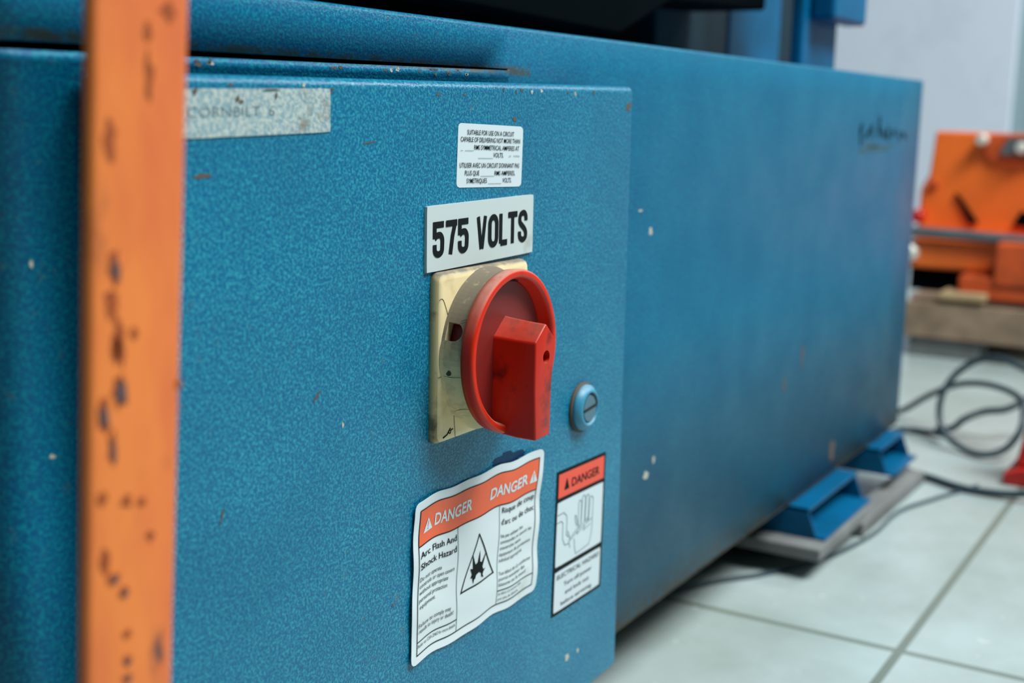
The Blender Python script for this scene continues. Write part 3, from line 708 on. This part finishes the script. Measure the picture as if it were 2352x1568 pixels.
# ------------------------------------------------------------------ orange post in front
def post_x(z): return 0.1754 + 0.056 * (z - 0.02)
zs = [-0.335, -0.25, -0.15, -0.05, 0.05, 0.20]
V = []; F = []
for z in zs:
    W_ = 0.0257 + 0.010 * (z - 0.02)
    outl = rrect(0, W_, 0.1985, 0.2022, 0.0017, 6); n = len(outl)
    for p in outl: V.append((p[0] + post_x(z), p[1], z))
for i in range(len(zs) - 1):
    for k in range(n): F.append((i * n + k, i * n + (k + 1) % n, (i + 1) * n + (k + 1) % n, (i + 1) * n + k))
F.append(tuple(range(n))); F.append(tuple(range(len(V) - 1, len(V) - n - 1, -1)))
pst = thing('steel_post', (0.16, 0.2005, -0.335), None, None)
o = mesh('flat_bar_post', V, F, M['orange'], pst)
for p in o.data.polygons: p.use_smooth = len(p.vertices) == 4
chips = [((0.1785, -0.0324), 12, 40, 1), ((0.1790, -0.0474), 10, 70, 0), ((0.1788, -0.0574), 15, 50, 1), ((0.1772, -0.039), 12, 40, 0), ((0.1745, -0.0615), 12, 45, 1), ((0.1763, -0.0691), 8, 45, 1), ((0.178, -0.0486), 8, 40, 0), ((0.1945, 0.0188), 14, 30, 0), ((0.189, 0.0145), 10, 25, 0), ((0.1889, 0.0051), 9, 60, 0), ((0.1783, -0.0069), 12, 50, 0),
         ((0.1796, -0.0809), 10, 18, 0), ((0.1837, -0.0821), 8, 12, 0), ((0.1858, -0.0902), 8, 14, 0), ((0.1734, -0.092), 8, 35, 0), ((0.1756, -0.0965), 14, 14, 1), ((0.1782, -0.1002), 10, 14, 1), ((0.1787, -0.1097), 8, 12, 0), ((0.1784, -0.1155), 8, 14, 1), ((0.1783, -0.1193), 10, 12, 1), ((0.1833, -0.0462), 8, 16, 0), ((0.1732, -0.079), 10, 20, 0), ((0.195, -0.0587), 7, 14, 0)]
for (x, z), a, b, dark in chips:
    v, f = blob(x, z, a * 1.35e-4, b * 0.75e-4, 0.1985, 16, 0, 0.4); mesh('rust_patch', v, f, M['rustbrown'], pst)
    if dark:
        v, f = blob(x + 0.0001, z - 0.0004, a * 0.85e-4, b * 0.5e-4, 0.1983, 14, 0.1, 0.3); mesh('bare_steel_spot', v, f, M['steelspot'], pst)
o = pst
setp(o, 'blurred upright orange steel post with chipped paint standing close in front of the blue cabinet', 'post')

# ------------------------------------------------------------------ background: panel, pallet, orange implement, bar
o = box('wall_panel', 3.175, 3.1995, 0.560, 2.2, -0.30, 1.6, M['whitepanel'], bevel=0.004)
setp(o, 'large white panel against the far wall behind the orange implement', 'panel')

pal = thing('wooden_pallet', (2.2, 0.2, -0.335), 'wooden pallet on the tiled floor carrying the orange steel implement', 'pallet')
for i in range(5):
    xa = 1.905 + i * 0.135; box('deck_board', xa, xa + 0.105, -0.42, 0.452, -0.262, -0.2485, M['wood'], pal, bevel=0.001)
for y in (-0.42, -0.02, 0.372): box('stringer', 1.895, 2.55, y, y + 0.08, -0.308, -0.2621, M['wood'], pal, bevel=0.001)
box('side_board', 1.878, 1.8945, -0.42, 0.455, -0.306, -0.256, M['wood'], pal, bevel=0.001)
for x in (1.885, 2.16, 2.45):
    for y in (-0.42, -0.02, 0.345): box('foot_block', x, x + 0.09, y, y + 0.10, -0.335, -0.3081, M['woodgrey'], pal, bevel=0.001)
o = box('wood_block', 1.875, 1.93, 0.343, 0.405, -0.2484, -0.238, M['woodlight'], bevel=0.001); setp(o, 'small pale wooden block on the near edge of the pallet', 'block')

imp = thing('orange_implement', (2.05, 0.2, -0.2484), 'bright orange painted steel implement resting on the wooden pallet', 'machine')
v, f = prism([(0.456, -0.013), (0.461, -0.078), (0.472, -0.100), (0.474, -0.211), (-0.25, -0.211), (-0.25, -0.020)], 'x', 2.0, 2.06)
mesh('main_plate', v, f, M['orange_mid'], imp, bevel=0.004)
box('lower_beam', 1.945, 2.10, -0.25, 0.470, -0.214, -0.172, M['orange_mid'], imp, bevel=0.006)
box('skid_plate', 1.90, 2.12, -0.25, 0.386, -0.2484, -0.2145, M['orange_worn'], imp, bevel=0.004)
box('front_block', 1.895, 1.945, -0.25, 0.338, -0.225, -0.165, M['orange_worn'], imp, bevel=0.004)
box('dark_spacer', 1.96, 2.15, 0.30, 0.468, -0.2480, -0.2142, M['dark'], imp)
v, f = prism([(0.385, -0.043), (0.378, -0.015), (0.20, -0.012), (0.20, -0.052), (0.370, -0.056)], 'x', 1.991, 2.0)
mesh('top_bracket', v, f, M['orange_worn'], imp, bevel=0.003)
v, f = prism([(0.36, -0.044), (0.35, -0.020), (0.28, -0.020), (0.30, -0.046)], 'x', 1.984, 1.992); mesh('worn_tab', v, f, M['greysteel'], imp)
def stud(y, z, r, xa, xb, mt, nm):
    n_ = 20; V = []
    for x, q in ((xb, r), (xa + 0.003, r), (xa, r * 0.7)):
        for k in range(n_): V.append((x, y + q * math.cos(2 * PI * k / n_), z + q * math.sin(2 * PI * k / n_)))
    F = [(i * n_ + k, i * n_ + (k + 1) % n_, (i + 1) * n_ + (k + 1) % n_, (i + 1) * n_ + k) for i in range(2) for k in range(n_)]
    F += [tuple(range(n_)), tuple(range(3 * n_ - 1, 2 * n_ - 1, -1))]
    return mesh(nm, V, F, mt, imp)
stud(0.386, -0.024, 0.0085, 1.975, 2.0, M['zinc'], 'bolt')
stud(0.330, -0.034, 0.0085, 1.972, 2.0, M['zinc'], 'bolt')
stud(0.467, -0.192, 0.014, 1.925, 1.95, M['zinc'], 'end_cap')
stud(0.470, -0.140, 0.010, 1.975, 2.01, M['redtool'], 'red_knob')
stud(0.452, -0.092, 0.007, 1.992, 2.01, M['orange_worn'], 'bolt')
for a in [((0.420, -0.103), (0.412, -0.109), (0.384, -0.146), (0.396, -0.148)), ((0.325, -0.125), (0.316, -0.128), (0.300, -0.150), (0.335, -0.146))]:
    v, f = prism(list(a), 'x', 1.994, 2.003); mesh('lightening_slot', v, f, M['dark'], imp)
v, f = tube([(1.938, 0.476, -0.1600), (1.938, 0.40, -0.1610), (1.936, 0.30, -0.1640), (1.935, -0.2, -0.172)], 0.0085, 14)
o = mesh('steel_bar', v, f, M['greysteel'], imp)
# ------------------------------------------------------------------ cables
CR = 0.0034
cB = [(1.36, 0.176, -0.2543), (1.36, 0.2102, -0.2407), (1.37, 0.2334, -0.2369), (1.38, 0.2583, -0.246), (1.38, 0.2768, -0.2636), (1.37, 0.285, -0.284), (1.36, 0.2833, -0.3054), (1.35, 0.2723, -0.3205), (1.34, 0.2542, -0.3290), (1.325, 0.2298, -0.3290), (1.33, 0.2106, -0.3206), (1.34, 0.1995, -0.3007),
      (1.36, 0.2026, -0.2803), (1.38, 0.2149, -0.2742), (1.4, 0.2359, -0.2725), (1.42, 0.2617, -0.2755), (1.43, 0.286, -0.2828), (1.45, 0.3172, -0.3027), (1.47, 0.3516, -0.3285), (1.50, 0.3801, -0.3312)]
v, f = tube(smoothpts(cB, 8), CR, 12); o = mesh('power_cable', v, f, M['cable'])
setp(o, 'dark power cable standing in tall round loops on the tiles beyond the machine', 'cable')
cA = [(1.372, 0.2800, -0.3250), (1.395, 0.3036, -0.3305), (1.39, 0.3292, -0.3300), (1.32, 0.3242, -0.3221), (1.26, 0.3065, -0.3248), (1.222, 0.2811, -0.3291), (1.212, 0.2529, -0.3310), (1.198, 0.2283, -0.3310), (1.195, 0.2055, -0.3310), (1.195, 0.17, -0.3270), (1.2, 0.1169, -0.3088), (1.22, 0.06, -0.3310)]
v, f = tube(smoothpts(cA, 8), CR, 12); o = mesh('power_cable', v, f, M['cable'])
setp(o, 'dark cable sweeping low around the machine end and in front of the red stand', 'cable')
cC = [(1.415, 0.2964, -0.3305), (1.405, 0.2785, -0.3245), (1.41, 0.2678, -0.3139), (1.42, 0.2503, -0.3052), (1.42, 0.2284, -0.2997), (1.43, 0.2116, -0.2894), (1.45, 0.1967, -0.2784)]
v, f = tube(smoothpts(cC, 8), CR * 1.1, 12); o = mesh('power_cable', v, f, M['cable'])
setp(o, 'short dark cable end curling inside the upright cable loops', 'cable')
c3 = [(0.78, 0.355, -0.3332), (0.843, 0.3255, -0.3332), (0.879, 0.301, -0.3332), (0.918, 0.282, -0.3332), (0.955, 0.2685, -0.3332), (1.024, 0.2575, -0.3332), (1.095, 0.256, -0.3332), (1.15, 0.240, -0.3332), (1.22, 0.215, -0.3332)]
v, f = tube(smoothpts(c3, 10), 0.0016, 10); o = mesh('thin_wire', v, f, M['cable'])
setp(o, 'thin dark wire lying on the floor along the grey board', 'wire')
# ------------------------------------------------------------------ red stand at the right edge
dy = -0.002
rt = thing('jack_stand', (1.28, 0.155, -0.335), 'red painted steel stand at the right edge of the photo beside the cable loops', 'stand')
v, f = prism([(0.197, -0.335), (0.198, -0.325), (0.184, -0.318), (0.124, -0.318), (0.109, -0.325), (0.109, -0.335)], 'x', 1.245, 1.315); mesh('stand_base', v, f, M['redtool'], rt, bevel=0.002)
V = []
for z, a in ((-0.3175, 0.0260), (-0.290, 0.0215), (-0.262, 0.018), (-0.235, 0.0165)):
    for k in range(4): V.append((1.278 + (a if k in (1, 2) else -a), 0.163 + (a if k in (2, 3) else -a), z))
F = [(i * 4 + k, i * 4 + (k + 1) % 4, (i + 1) * 4 + (k + 1) % 4, (i + 1) * 4 + k) for i in range(3) for k in range(4)] + [(0, 1, 2, 3), (15, 14, 13, 12)]
mesh('stand_body', V, F, M['redtool'], rt, bevel=0.003)
v, f = tube([(1.278, 0.163, -0.236), (1.278, 0.163, -0.215)], 0.008, 16); mesh('stand_post', v, f, M['greysteel'], rt)
